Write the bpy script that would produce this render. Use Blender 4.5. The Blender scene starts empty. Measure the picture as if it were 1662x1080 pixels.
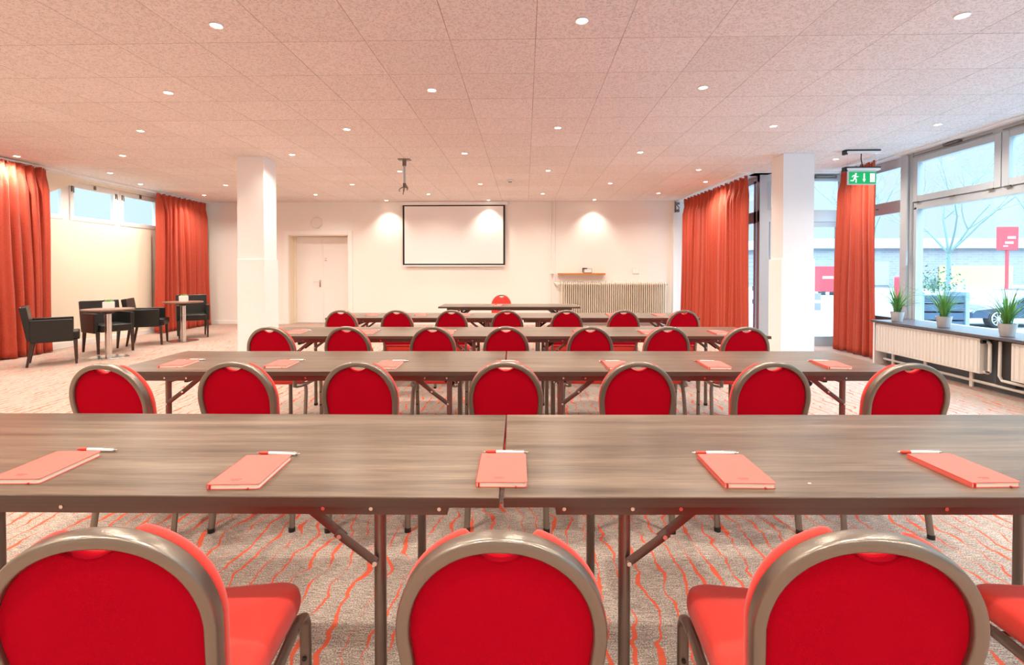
import bpy, bmesh, math, random
from mathutils import Vector, Matrix
R = math.radians
random.seed(7)
S = bpy.context.scene
C = S.collection

# ------------------------------------------------------------------ camera, world, exposure
cam_d = bpy.data.cameras.new('camera'); cam = bpy.data.objects.new('camera', cam_d); C.objects.link(cam)
cam.location = (0, 0, 1.3033); cam.rotation_euler = (R(90 - .9883), 0, R(1.5146))
cam_d.sensor_fit = 'HORIZONTAL'; cam_d.sensor_width = 36; cam_d.lens = 36 * 809.64 / 1662
cam_d.shift_y = -(540 - 454.32) / 1662
cam_d.clip_start = .05; cam_d.clip_end = 400
S.camera = cam
S.view_settings.view_transform = 'Standard'; S.view_settings.look = 'None'
S.view_settings.gamma = 1; S.view_settings.use_curve_mapping = False
S.view_settings.exposure = 0.04
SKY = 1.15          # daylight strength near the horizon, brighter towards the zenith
LAMP = 122.0        # watts of one ceiling spot
LAMP_COL = (1.0, .90, .78)
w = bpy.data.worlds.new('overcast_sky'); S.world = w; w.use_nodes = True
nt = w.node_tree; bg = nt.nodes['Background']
tcw = nt.nodes.new('ShaderNodeTexCoord'); nzw = nt.nodes.new('ShaderNodeTexNoise'); rpw = nt.nodes.new('ShaderNodeValToRGB')
nzw.inputs['Scale'].default_value = 2.2; nzw.inputs['Detail'].default_value = 3
nt.links.new(tcw.outputs['Generated'], nzw.inputs['Vector']); nt.links.new(nzw.outputs['Fac'], rpw.inputs['Fac'])
rpw.color_ramp.elements[0].position = .3; rpw.color_ramp.elements[0].color = (.66, .86, .95, 1)
rpw.color_ramp.elements[1].position = .7; rpw.color_ramp.elements[1].color = (.82, .95, 1.0, 1)
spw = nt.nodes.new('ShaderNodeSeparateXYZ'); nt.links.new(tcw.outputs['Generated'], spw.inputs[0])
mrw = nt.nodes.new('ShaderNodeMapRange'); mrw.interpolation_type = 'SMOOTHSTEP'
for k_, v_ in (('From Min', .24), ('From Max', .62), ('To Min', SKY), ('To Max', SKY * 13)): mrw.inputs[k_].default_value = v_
mcw = nt.nodes.new('ShaderNodeMix'); mcw.data_type = 'RGBA'; mfw = nt.nodes.new('ShaderNodeMapRange')
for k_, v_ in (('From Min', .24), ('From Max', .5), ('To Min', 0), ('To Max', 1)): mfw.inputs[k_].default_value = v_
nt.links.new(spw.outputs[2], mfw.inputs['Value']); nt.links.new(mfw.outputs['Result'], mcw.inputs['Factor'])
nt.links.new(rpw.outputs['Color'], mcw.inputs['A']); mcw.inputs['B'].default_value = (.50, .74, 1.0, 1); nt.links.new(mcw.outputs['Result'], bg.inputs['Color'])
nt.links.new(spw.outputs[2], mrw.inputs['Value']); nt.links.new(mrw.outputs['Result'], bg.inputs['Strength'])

# ------------------------------------------------------------------ materials
def mat(name, col, rough=.6, metal=0, spec=.5, **k):
    m = bpy.data.materials.new(name); m.use_nodes = True
    b = m.node_tree.nodes['Principled BSDF']
    b.inputs['Base Color'].default_value = (*col, 1); b.inputs['Roughness'].default_value = rough
    b.inputs['Metallic'].default_value = metal; b.inputs['Specular IOR Level'].default_value = spec
    if k.get('sheen'): b.inputs['Sheen Weight'].default_value = k['sheen']; b.inputs['Sheen Roughness'].default_value = .5
    if k.get('coat'): b.inputs['Coat Weight'].default_value = k['coat']
    n = m.node_tree.nodes; l = m.node_tree.links
    if k.get('var'):          # (scale, amount, stretch)
        sc, am, st = k['var']
        tc = n.new('ShaderNodeTexCoord'); mp = n.new('ShaderNodeMapping'); nz = n.new('ShaderNodeTexNoise'); mx = n.new('ShaderNodeMix')
        mp.inputs['Scale'].default_value = st; nz.inputs['Scale'].default_value = sc; nz.inputs['Detail'].default_value = 4
        l.new(tc.outputs['Object'], mp.inputs['Vector']); l.new(mp.outputs['Vector'], nz.inputs['Vector'])
        mx.data_type = 'RGBA'; l.new(nz.outputs['Fac'], mx.inputs['Factor'])
        mx.inputs['A'].default_value = (*[c * (1 - am) for c in col], 1); mx.inputs['B'].default_value = (*[min(1, c * (1 + am)) for c in col], 1)
        l.new(mx.outputs['Result'], b.inputs['Base Color'])
    if k.get('bump'):         # (scale, strength, distance)
        sc, stg, ds = k['bump']
        tc = n.new('ShaderNodeTexCoord'); nz = n.new('ShaderNodeTexNoise'); bp = n.new('ShaderNodeBump')
        nz.inputs['Scale'].default_value = sc; nz.inputs['Detail'].default_value = 3
        l.new(tc.outputs['Object'], nz.inputs['Vector']); l.new(nz.outputs['Fac'], bp.inputs['Height'])
        bp.inputs['Strength'].default_value = stg; bp.inputs['Distance'].default_value = ds
        l.new(bp.outputs['Normal'], b.inputs['Normal'])
    if k.get('emit'):
        b.inputs['Emission Color'].default_value = (*k['emit'][0], 1); b.inputs['Emission Strength'].default_value = k['emit'][1]
    return m

def math_node(n, l, op, a, b=None, c=None):
    q = n.new('ShaderNodeMath'); q.operation = op
    for i, v in enumerate((a, b, c)):
        if v is None: continue
        if isinstance(v, (int, float)): q.inputs[i].default_value = v
        else: l.new(v, q.inputs[i])
    return q.outputs[0]

def ramp(n, l, fac, stops):
    r = n.new('ShaderNodeValToRGB'); l.new(fac, r.inputs['Fac'])
    e = r.color_ramp.elements
    while len(e) < len(stops): e.new(.5)
    for i, (p, c) in enumerate(stops):
        e[i].position = p; e[i].color = (*c, 1)
    return r.outputs['Color']

def mixc(n, l, fac, a, b):
    mx = n.new('ShaderNodeMix'); mx.data_type = 'RGBA'
    for key, v in (('Factor', fac), ('A', a), ('B', b)):
        if isinstance(v, (int, float)): mx.inputs[key].default_value = v
        elif isinstance(v, tuple): mx.inputs[key].default_value = (*v, 1)
        else: l.new(v, mx.inputs[key])
    return mx.outputs['Result']

def noise(n, l, vec, scale, detail=2, stretch=None, rough=.5):
    if stretch:
        mp = n.new('ShaderNodeMapping'); mp.inputs['Scale'].default_value = stretch; l.new(vec, mp.inputs['Vector']); vec = mp.outputs['Vector']
    z = n.new('ShaderNodeTexNoise'); z.inputs['Scale'].default_value = scale; z.inputs['Detail'].default_value = detail
    z.inputs['Roughness'].default_value = rough
    l.new(vec, z.inputs['Vector']); return z.outputs['Fac']

def m_carpet():
    m = mat('carpet_pile', (.4, .33, .28), .95, spec=.1); n = m.node_tree.nodes; l = m.node_tree.links; b = n['Principled BSDF']
    tc = n.new('ShaderNodeTexCoord'); P = tc.outputs['Object']
    sp = n.new('ShaderNodeSeparateXYZ'); l.new(P, sp.inputs[0]); X, Y = sp.outputs[0], sp.outputs[1]
    # irregular red lines running the length of the room
    n1 = noise(n, l, P, 1.0, 2, (2.6, 3.4, 1)); n2 = noise(n, l, P, 1.0, 2, (1.0, 9., 1)); n3 = noise(n, l, P, 1, 1, (9, 4.5, 1)); 
    off = math_node(n, l, 'ADD', math_node(n, l, 'MULTIPLY', n1, .16), math_node(n, l, 'MULTIPLY', n2, .07))
    xx = math_node(n, l, 'ADD', X, off)
    cell = math_node(n, l, 'DIVIDE', xx, .085)
    fr = math_node(n, l, 'PINGPONG', cell, .5)          # 0 at the line, .5 between the lines
    wd = math_node(n, l, 'MULTIPLY_ADD', math_node(n, l, 'POWER', n3, 3.0), .45, -.006)
    line = math_node(n, l, 'LESS_THAN', fr, wd)
    sp1 = noise(n, l, P, 190, 2, None, .7); sp2 = noise(n, l, P, 1, 1, (20, 300, 1)); sp3 = noise(n, l, P, 2.2, 2)
    g = math_node(n, l, 'ADD', math_node(n, l, 'MULTIPLY', sp1, .65), math_node(n, l, 'MULTIPLY', sp2, .35))
    base = ramp(n, l, g, [(.38, (.15, .115, .095)), (.5, (.38, .31, .26)), (.62, (.70, .61, .53))])
    col = mixc(n, l, line, base, mixc(n, l, sp2, (.62, .085, .045), (.82, .17, .09)))
    l.new(col, b.inputs['Base Color'])
    bp = n.new('ShaderNodeBump'); bp.inputs['Strength'].default_value = .5; bp.inputs['Distance'].default_value = .004
    l.new(sp1, bp.inputs['Height']); l.new(bp.outputs['Normal'], b.inputs['Normal'])
    return m

def m_ceiling():
    m = mat('mineral_fibre_tile', (.80, .72, .68), .9, spec=.15); n = m.node_tree.nodes; l = m.node_tree.links; b = n['Principled BSDF']
    tc = n.new('ShaderNodeTexCoord'); P = tc.outputs['Object']
    sp = n.new('ShaderNodeSeparateXYZ'); l.new(P, sp.inputs[0])
    def seam(v, o, w_):
        c = math_node(n, l, 'PINGPONG', math_node(n, l, 'DIVIDE', math_node(n, l, 'SUBTRACT', v, o), .625), .5)
        return math_node(n, l, 'LESS_THAN', c, w_)
    def cellid(v, o): return math_node(n, l, 'FLOOR', math_node(n, l, 'DIVIDE', math_node(n, l, 'SUBTRACT', v, o), .625))
    ix, iy = cellid(sp.outputs[0], .075), cellid(sp.outputs[1], 3.66)
    wn = n.new('ShaderNodeTexWhiteNoise'); wn.noise_dimensions = '2D'; cb = n.new('ShaderNodeCombineXYZ'); l.new(ix, cb.inputs[0]); l.new(iy, cb.inputs[1]); l.new(cb.outputs[0], wn.inputs['Vector'])
    sx = seam(sp.outputs[0], .075, .0045); sy = seam(sp.outputs[1], 3.66, .0045)
    s = math_node(n, l, 'MAXIMUM', sx, sy)
    # wormy fissures: thin bands of two crossed noises
    f1 = noise(n, l, P, 1, 1, (95, 190, 1)); 
    f2 = noise(n, l, P, 60, 1)
    band = math_node(n, l, 'LESS_THAN', math_node(n, l, 'ABSOLUTE', math_node(n, l, 'SUBTRACT', f1, .5)), .030)
    msk = math_node(n, l, 'GREATER_THAN', f2, .50)
    fis = math_node(n, l, 'MULTIPLY', band, msk)
    tone = mixc(n, l, wn.outputs['Value'], (.82, .76, .725), (.87, .81, .78))
    c1 = mixc(n, l, math_node(n, l, 'MULTIPLY', fis, .62), tone, (.16, .11, .09))
    sn = noise(n, l, P, 1.3, 1)
    c2 = mixc(n, l, math_node(n, l, 'MULTIPLY', s, math_node(n, l, 'MULTIPLY_ADD', sn, .9, .25)), c1, (.34, .25, .21))
    l.new(c2, b.inputs['Base Color'])
    bp = n.new('ShaderNodeBump'); bp.inputs['Strength'].default_value = .4; bp.inputs['Distance'].default_value = .002; bp.invert = True
    l.new(math_node(n, l, 'MAXIMUM', fis, s), bp.inputs['Height']); l.new(bp.outputs['Normal'], b.inputs['Normal'])
    return m

def m_wood(name, stops, rough=.32, stretch=(1.3, 26, 26), coat=0.0):
    m = mat(name, (.3, .2, .15), rough, spec=.5); n = m.node_tree.nodes; l = m.node_tree.links; b = n['Principled BSDF']
    tc = n.new('ShaderNodeTexCoord'); oi = n.new('ShaderNodeObjectInfo'); va = n.new('ShaderNodeVectorMath'); va.operation = 'ADD'
    cb = n.new('ShaderNodeCombineXYZ'); l.new(math_node(n, l, 'MULTIPLY', oi.outputs['Random'], 20), cb.inputs[0]); l.new(math_node(n, l, 'MULTIPLY', oi.outputs['Random'], 7), cb.inputs[1])
    l.new(tc.outputs['Object'], va.inputs[0]); l.new(cb.outputs[0], va.inputs[1]); P = va.outputs[0]
    a = noise(n, l, P, 1, 6, stretch, .65); c = noise(n, l, P, 1, 3, (stretch[0] * 6, stretch[1] * 7, stretch[2] * 7)); d = noise(n, l, P, 1, 2, (stretch[0] * .7, stretch[1] * .28, 1))
    g = math_node(n, l, 'ADD', math_node(n, l, 'MULTIPLY', a, .5), math_node(n, l, 'ADD', math_node(n, l, 'MULTIPLY', c, .25), math_node(n, l, 'MULTIPLY', d, .25)))
    l.new(ramp(n, l, g, stops), b.inputs['Base Color'])
    bp = n.new('ShaderNodeBump'); bp.inputs['Strength'].default_value = .12; bp.inputs['Distance'].default_value = .0006
    l.new(c, bp.inputs['Height']); l.new(bp.outputs['Normal'], b.inputs['Normal'])
    if coat: b.inputs['Coat Weight'].default_value = coat
    return m

def m_fabric(name, col, col2, sc=900, sh=.2, sp_=.12):
    m = mat(name, col, .85, spec=sp_, sheen=sh); n = m.node_tree.nodes; l = m.node_tree.links; b = n['Principled BSDF']
    tc = n.new('ShaderNodeTexCoord'); P = tc.outputs['Object']
    a = noise(n, l, P, sc, 1); d = noise(n, l, P, 1, 1, (300, 300, 900))
    g = math_node(n, l, 'MULTIPLY_ADD', a, .6, math_node(n, l, 'MULTIPLY', d, .4))
    l.new(mixc(n, l, g, col, col2), b.inputs['Base Color'])
    bp = n.new('ShaderNodeBump'); bp.inputs['Strength'].default_value = .3; bp.inputs['Distance'].default_value = .0012
    l.new(g, bp.inputs['Height']); l.new(bp.outputs['Normal'], b.inputs['Normal'])
    return m

def m_curtain():
    m = mat('crinkled_curtain_cloth', (.62, .085, .03), .55, spec=.35, sheen=.2); n = m.node_tree.nodes; l = m.node_tree.links; b = n['Principled BSDF']
    tc = n.new('ShaderNodeTexCoord'); P = tc.outputs['UV']
    a = noise(n, l, P, 1, 3, (26, 95, 1), .6); d = noise(n, l, P, 1, 2, (14, 5, 1))
    l.new(mixc(n, l, a, (.36, .026, .014), (.66, .10, .04)), b.inputs['Base Color'])
    bp = n.new('ShaderNodeBump'); bp.inputs['Strength'].default_value = .55; bp.inputs['Distance'].default_value = .012
    l.new(math_node(n, l, 'ADD', a, math_node(n, l, 'MULTIPLY', d, .5)), bp.inputs['Height']); l.new(bp.outputs['Normal'], b.inputs['Normal'])
    tr = n.new('ShaderNodeBsdfTranslucent'); tr.inputs['Color'].default_value = (.75, .10, .04, 1)
    ms = n.new('ShaderNodeMixShader'); ms.inputs[0].default_value = .06
    l.new(b.outputs[0], ms.inputs[1]); l.new(tr.outputs[0], ms.inputs[2]); l.new(ms.outputs[0], n['Material Output'].inputs['Surface'])
    return m

def m_glass():
    m = bpy.data.materials.new('window_glass'); m.use_nodes = True; n = m.node_tree.nodes; l = m.node_tree.links; n.clear()
    o = n.new('ShaderNodeOutputMaterial'); t = n.new('ShaderNodeBsdfTransparent'); t.inputs[0].default_value = (.93, .98, .98, 1)
    g = n.new('ShaderNodeBsdfGlossy'); g.inputs['Roughness'].default_value = .02; lw = n.new('ShaderNodeLayerWeight'); lw.inputs['Blend'].default_value = .5; pw = math_node(n, l, 'MULTIPLY_ADD', math_node(n, l, 'POWER', lw.outputs['Facing'], 4.0), .45, .025)
    ms = n.new('ShaderNodeMixShader'); l.new(pw, ms.inputs[0]); l.new(t.outputs[0], ms.inputs[1]); l.new(g.outputs[0], ms.inputs[2]); l.new(ms.outputs[0], o.inputs['Surface'])
    return m

def m_brick():
    m = mat('pale_brick', (.5, .45, .42), .9); n = m.node_tree.nodes; l = m.node_tree.links; b = n['Principled BSDF']
    tc = n.new('ShaderNodeTexCoord'); mp = n.new('ShaderNodeMapping'); mp.inputs['Rotation'].default_value = (R(90), 0, 0); br = n.new('ShaderNodeTexBrick')
    l.new(tc.outputs['Object'], mp.inputs['Vector']); l.new(mp.outputs['Vector'], br.inputs['Vector'])
    br.inputs['Color1'].default_value = (.24, .215, .225, 1); br.inputs['Color2'].default_value = (.29, .25, .255, 1); br.inputs['Mortar'].default_value = (.30, .29, .30, 1)
    br.inputs['Scale'].default_value = 1.0; br.inputs['Brick Width'].default_value = .8; br.inputs['Row Height'].default_value = .26; br.inputs['Mortar Size'].default_value = .03
    l.new(br.outputs['Color'], b.inputs['Base Color']); return m

M = dict(
 wall=mat('painted_wall', (.87, .835, .785), .8, spec=.2, bump=(60, .12, .002)),
 cream=mat('cream_panel_wall', (.86, .77, .62), .7, spec=.2),
 white=mat('white_paint', (.87, .85, .82), .45),
 pillar=mat('white_pillar_paint', (.85, .84, .84), .6, spec=.3),
 door=mat('white_door_lacquer', (.88, .85, .82), .4),
 carpet=m_carpet(), ceiling=m_ceiling(), glass=m_glass(), brick=m_brick(), curtain=m_curtain(),
 table=m_wood('dark_oak_laminate', [(.32, (.046, .031, .020)), (.45, (.105, .074, .050)), (.56, (.175, .128, .090)), (.68, (.28, .215, .160))], .30),
 band=m_wood('dark_edge_band', [(.3, (.045, .026, .018)), (.7, (.10, .062, .045))], .4, (1, 1, 160)),
 shelf=mat('orange_beech', (.56, .21, .05), .45, var=(6, .15, (1, 8, 8))),
 smallwood=mat('walnut_table_top', (.20, .105, .065), .4, var=(5, .3, (1, 9, 9))),
 steel_brown=mat('brown_metal_rail', (.15, .11, .095), .38, .75),
 leg=mat('grey_bronze_leg', (.21, .18, .155), .32, .85),
 frame=mat('hammered_bronze_frame', (.28, .245, .205), .30, .85, bump=(260, .35, .001)),
 chrome=mat('brushed_steel', (.72, .70, .68), .25, 1.0, var=(8, .06, (1, 1, 30))),
 black=mat('black_plastic', (.012, .012, .012), .45), dark=mat('dark_recess', (.05, .047, .045), .7),
 fabric=m_fabric('red_upholstery', (.54, .028, .022), (.78, .072, .05)),
 panel=m_fabric('crimson_back_cloth', (.40, .001, .012), (.54, .003, .018), 900, 0, .03),
 leather=mat('black_leather', (.012, .012, .010), .36, spec=.45, bump=(55, .15, .004)),
 darkwood=mat('dark_stained_wood', (.045, .02, .014), .4),
 cover=mat('coral_notebook_cover', (.78, .13, .10), .55, bump=(500, .15, .0005)),
 band_red=mat('red_ribbon', (.62, .02, .015), .6),
 pages=mat('paper_edges', (.88, .80, .68), .8, var=(1, .12, (1, 1, 900))),
 penwhite=mat('white_pen_plastic', (.86, .84, .82), .25), penred=mat('red_pen_grip', (.70, .04, .02), .35),
 alu=mat('grey_window_frame', (.55, .58, .61), .5, .15), alulight=mat('pale_window_frame', (.46, .50, .53), .45, .05),
 sill=mat('dark_sill_stone', (.085, .075, .085), .28, spec=.6), lowwall=mat('grey_lower_wall', (.16, .18, .20), .8),
 radiator=mat('cream_radiator_enamel', (.84, .81, .74), .4), castrad=mat('cream_cast_radiator', (.76, .69, .56), .45),
 green=mat('exit_green', (.0, .38, .10), .5, emit=((0, .5, .13), .35)), exitwhite=mat('exit_pictogram_white', (.9, .9, .9), .5, emit=((1, 1, 1), .5)),
 clear=mat('pale_acrylic_border', (.62, .66, .66), .3),
 pot=mat('silver_grey_pot', (.50, .48, .47), .42, .3), soil=mat('soil', (.05, .03, .02), 1),
 grass=mat('grass_leaf', (.10, .27, .045), .5, var=(9, .6, (1, 1, 1))), succ=mat('succulent_leaf', (.16, .33, .07), .5),
 ceramic=mat('white_ceramic', (.88, .87, .84), .3), screen=mat('projection_cloth', (.87, .85, .84), .75),
 bulb=mat('lamp_glow', (1, .95, .85), .4, emit=((1.0, .86, .66), 30)),
 asphalt=mat('pale_pavement', (.26, .28, .29), .9, var=(.3, .15, (1, 6, 1))), fascia=mat('white_fascia', (.45, .47, .48), .7),
 yellow=mat('yellow_banner', (.60, .47, .16), .7), signred=mat('red_sign', (.42, .035, .045), .6), bark=mat('hazed_bark', (.20, .26, .23), .9),  # bark colour lightened to carry the outdoor haze
 planter=mat('blue_grey_slats', (.05, .085, .13), .6), shrub=mat('shrub_leaf', (.06, .16, .08), .7), pink=mat('pink_petals', (.65, .2, .3), .7),
 carpaint=mat('dark_blue_car_paint', (.03, .05, .09), .22, .4, coat=.6), tyre=mat('tyre_rubber', (.02, .02, .02), .8),
 roof=mat('grey_canopy', (.33, .36, .38), .7), clockface=mat('clock_face', (.80, .74, .68), .5),
 olive=mat('silver_green_plastic', (.42, .45, .36), .35, .3), socket=mat('socket_plastic', (.80, .74, .66), .4),
)
# ------------------------------------------------------------------ mesh helpers
class MB:
    def __init__(s): s.bm = bmesh.new()
    def box(s, x0, y0, z0, x1, y1, z1, bev=0, rot=None, seg=2):
        r = bmesh.ops.create_cube(s.bm, size=1); vs = r['verts']
        for v in vs: v.co = Vector(((x0 + x1) / 2 + v.co.x * (x1 - x0), (y0 + y1) / 2 + v.co.y * (y1 - y0), (z0 + z1) / 2 + v.co.z * (z1 - z0)))
        if bev:
            es = list({e for v in vs for e in v.link_edges})
            q = bmesh.ops.bevel(s.bm, geom=es, offset=bev, segments=seg, affect='EDGES', profile=.6); vs = [v for v in q['verts']]
            vs = list({v for f in q['faces'] for v in f.verts} | set(vs))
        if rot is not None:
            for v in vs: v.co = rot @ v.co
        return s
    def loops(s, rings, cap0=True, cap1=True, close=True):
        L = [[s.bm.verts.new(p) for p in r] for r in rings]; n = len(L[0])
        for a, b in zip(L, L[1:]):
            for i in range(n if close else n - 1):
                j = (i + 1) % n
                try: s.bm.faces.new((a[i], a[j], b[j], b[i]))
                except ValueError: pass
        if cap0: s.bm.faces.new(list(reversed(L[0])))
        if cap1: s.bm.faces.new(L[-1])
        return s
    def tube(s, pts, r, n=10, ry=None, up=None, caps=True):
        pts = [Vector(p) for p in pts]; rings = []
        t0 = (pts[1] - pts[0]).normalized(); u = Vector(up) if up else (Vector((0, 0, 1)) if abs(t0.z) < .9 else Vector((1, 0, 0)))
        for i, p in enumerate(pts):
            a = pts[max(i - 1, 0)]; b = pts[min(i + 1, len(pts) - 1)]; t = (b - a).normalized()
            u = (u - t * u.dot(t)); u = u.normalized() if u.length > 1e-6 else t.orthogonal().normalized()
            v = t.cross(u); rr = r[i] if isinstance(r, (list, tuple)) else r; r2 = ry if ry else rr
            rings.append([p + u * (rr * math.cos(k / n * 2 * math.pi)) + v * (r2 * math.sin(k / n * 2 * math.pi)) for k in range(n)])
        return s.loops(rings, caps, caps)
    def cyl(s, x, y, z0, z1, r, n=24, r1=None):
        r1 = r if r1 is None else r1
        return s.loops([[Vector((x + q * math.cos(k / n * 2 * math.pi), y + q * math.sin(k / n * 2 * math.pi), z)) for k in range(n)] for q, z in ((r, z0), (r1, z1))])
    def lathe(s, prof, x=0, y=0, n=32):
        return s.loops([[Vector((x + q * math.cos(k / n * 2 * math.pi), y + q * math.sin(k / n * 2 * math.pi), z)) for k in range(n)] for q, z in prof])
    def prism(s, poly, fn, d0, d1):      # poly 2-D, fn(u, v, d) -> point
        return s.loops([[Vector(fn(u, v, d)) for u, v in poly] for d in (d0, d1)])
    def build(s, name, m, parent=None, smooth=True, ang=35, fixn=True):
        bm = s.bm
        if fixn: bmesh.ops.recalc_face_normals(bm, faces=bm.faces)
        if smooth:
            for f in bm.faces: f.smooth = True
            for e in bm.edges:
                if len(e.link_faces) == 2 and e.calc_face_angle(0) > R(ang): e.smooth = False
        me = bpy.data.meshes.new(name); bm.to_mesh(me); bm.free()
        me.materials.append(M[m] if isinstance(m, str) else m)
        o = bpy.data.objects.new(name, me); C.objects.link(o)
        if smooth: wn_ = o.modifiers.new('weighted', 'WEIGHTED_NORMAL'); wn_.keep_sharp = True
        if parent: o.parent = parent
        return o

def thing(name, label, cat, loc=(0, 0, 0), rz=0, group=None):
    o = bpy.data.objects.new(name, None); C.objects.link(o); o.empty_display_size = .1
    o.location = loc; o.rotation_euler = (0, 0, rz); o['label'] = label; o['category'] = cat
    if group: o['group'] = group
    return o
def tag(o, label, cat, group=None):
    o['label'] = label; o['category'] = cat
    if group: o['group'] = group
    return o
def struct(o): o['kind'] = 'structure'; return o
def sempty(name): 
    o = bpy.data.objects.new(name, None); C.objects.link(o); return struct(o)
def dup(root, loc, rz, label, group=None):
    def cp(o, par):
        c = o.copy(); C.objects.link(c); c.parent = par
        for ch in list(o.children):
            if ch.name in SKIP: continue
            cp(ch, c)
        return c
    r = cp(root, None); r.location = loc; r.rotation_euler = (0, 0, rz); r['label'] = label
    if group: r['group'] = group
    return r
SKIP = set()

ZC = 2.992; WY = 12.117; LX = -7.9; YB = -3.2
# ------------------------------------------------------------------ room shell
struct(MB().box(-8.4, YB - .3, -.15, 5.75, WY + .6, 0).build('floor', 'carpet', smooth=False))
struct(MB().box(-8.4, YB - .3, ZC, 5.42, WY + .6, ZC + .15).build('ceiling', 'ceiling', smooth=False))
# back wall with the recessed double door opening
b = MB(); DX0, DX1, DZ = -5.81, -4.33, 2.19
b.box(-8.4, WY, 0, DX0, WY + .3, ZC); b.box(DX1, WY, 0, 4.3, WY + .3, ZC); b.box(DX0, WY, DZ, DX1, WY + .3, ZC)
b.box(3.53, WY - .12, 0, 3.74, WY, ZC); b.box(-6.0, WY + .34, 0, -4.1, WY + .5, ZC)
struct(b.build('wall_back', 'wall', smooth=False))
# left wall: high strip of windows
b = MB(); WZ0, WZ1, WA, WB = 2.17, 2.885, 7.0, 11.75
b.box(-8.2, YB, 0, LX, WY, WZ0); b.box(-8.2, YB, WZ0, LX, WA, ZC); b.box(-8.2, WB, WZ0, LX, WY, ZC); b.box(-8.2, WA, WZ1, LX, WB, ZC)
b.box(LX, 6.9, .0, LX + .05, 10.28, WZ0 - .02)
struct(b.build('wall_left', 'cream', smooth=False))
b = MB(); b.loops([[Vector((LX + x, y, z)) for y, z in ((8.0, 2.99), (8.72, 2.99), (8.66, 2.90), (8.05, 2.60), (7.0, 2.45), (7.0, 2.99))] for x in (.0, .04)])
struct(b.build('trim_1', 'cream', smooth=False))
struct(MB().box(-8.2, YB - .3, 0, 5.6, YB, ZC).build('wall_front', 'wall', smooth=False))
# white edge strip of the ceiling along the left windows and right windows
struct(MB().box(LX, YB, ZC - .035, LX + .16, WY, ZC).box(LX, 7, ZC - .06, LX + .05, WY, ZC - .03).build('trim_2', 'white', smooth=False))
struct(MB().box(5.36, YB, ZC - .02, 5.62, 8.9, ZC + .15).box(3.9, 8.6, ZC - .02, 5.4, 8.9, ZC + .15).box(3.62, 8.62, ZC - .02, 4.2, WY, ZC).build('trim_3', 'white', smooth=False))
struct(MB().box(LX, YB, 0, LX + .068, 10.28, .09).box(LX, 10.28, 0, LX + .02, WY, .09).build('baseboard_left', 'white', smooth=False))
struct(MB().box(LX, WY - .018, 0, -5.93, WY, .08).box(-4.23, WY - .018, 0, 3.53, WY, .08).build('baseboard_back', 'white', smooth=False))

# double door
d = sempty('door_1')
MB().box(-5.925, WY - .025, 0, DX0, WY + .0, DZ + .10, .004).box(DX1, WY - .025, 0, -4.225, WY, DZ + .10, .004).box(DX0, WY - .025, DZ, DX1, WY, DZ + .10, .004).build('door_frame', 'white', d)
MB().box(DX0, WY, 0, DX0 + .02, WY + .3, DZ).box(DX1 - .02, WY, 0, DX1, WY + .3, DZ).box(DX0, WY, DZ - .02, DX1, WY + .3, DZ).box(DX0 + .02, WY + .22, 0, DX0 + .07, WY + .3, DZ - .02).build('door_lining', 'cream', d, smooth=False)
l1 = MB().box(DX0 + .02, WY + .28, .005, -5.075, WY + .33, DZ - .03, .004).build('door_leaf', 'door', d)
l2 = MB().box(-5.07, WY + .28, .005, DX1 - .02, WY + .33, DZ - .03, .004).build('door_leaf', 'door', d)
MB().box(-5.085, WY + .265, .0, -5.06, WY + .281, DZ - .03, .003).build('door_stop_strip', 'door', l1)
h = MB().box(-5.165, WY + .27, .90, -5.125, WY + .28, 1.08, .004)
h.tube([(-5.145, WY + .275, 1.04), (-5.145, WY + .215, 1.04), (-5.16, WY + .205, 1.04), (-5.29, WY + .205, 1.04)], .010, 8)
h.build('door_handle', 'chrome', l1)
MB().box(-5.03, WY + .272, 1.56, -4.975, WY + .281, 1.64, .002).build('door_plate', 'socket', l2)
MB().box(-5.03, WY + .27, 1.556, -4.975, WY + .2805, 1.566).box(-5.012, WY + .27, 1.61, -4.998, WY + .2715, 1.622).build('plate_marks', 'leg', l2)

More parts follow.
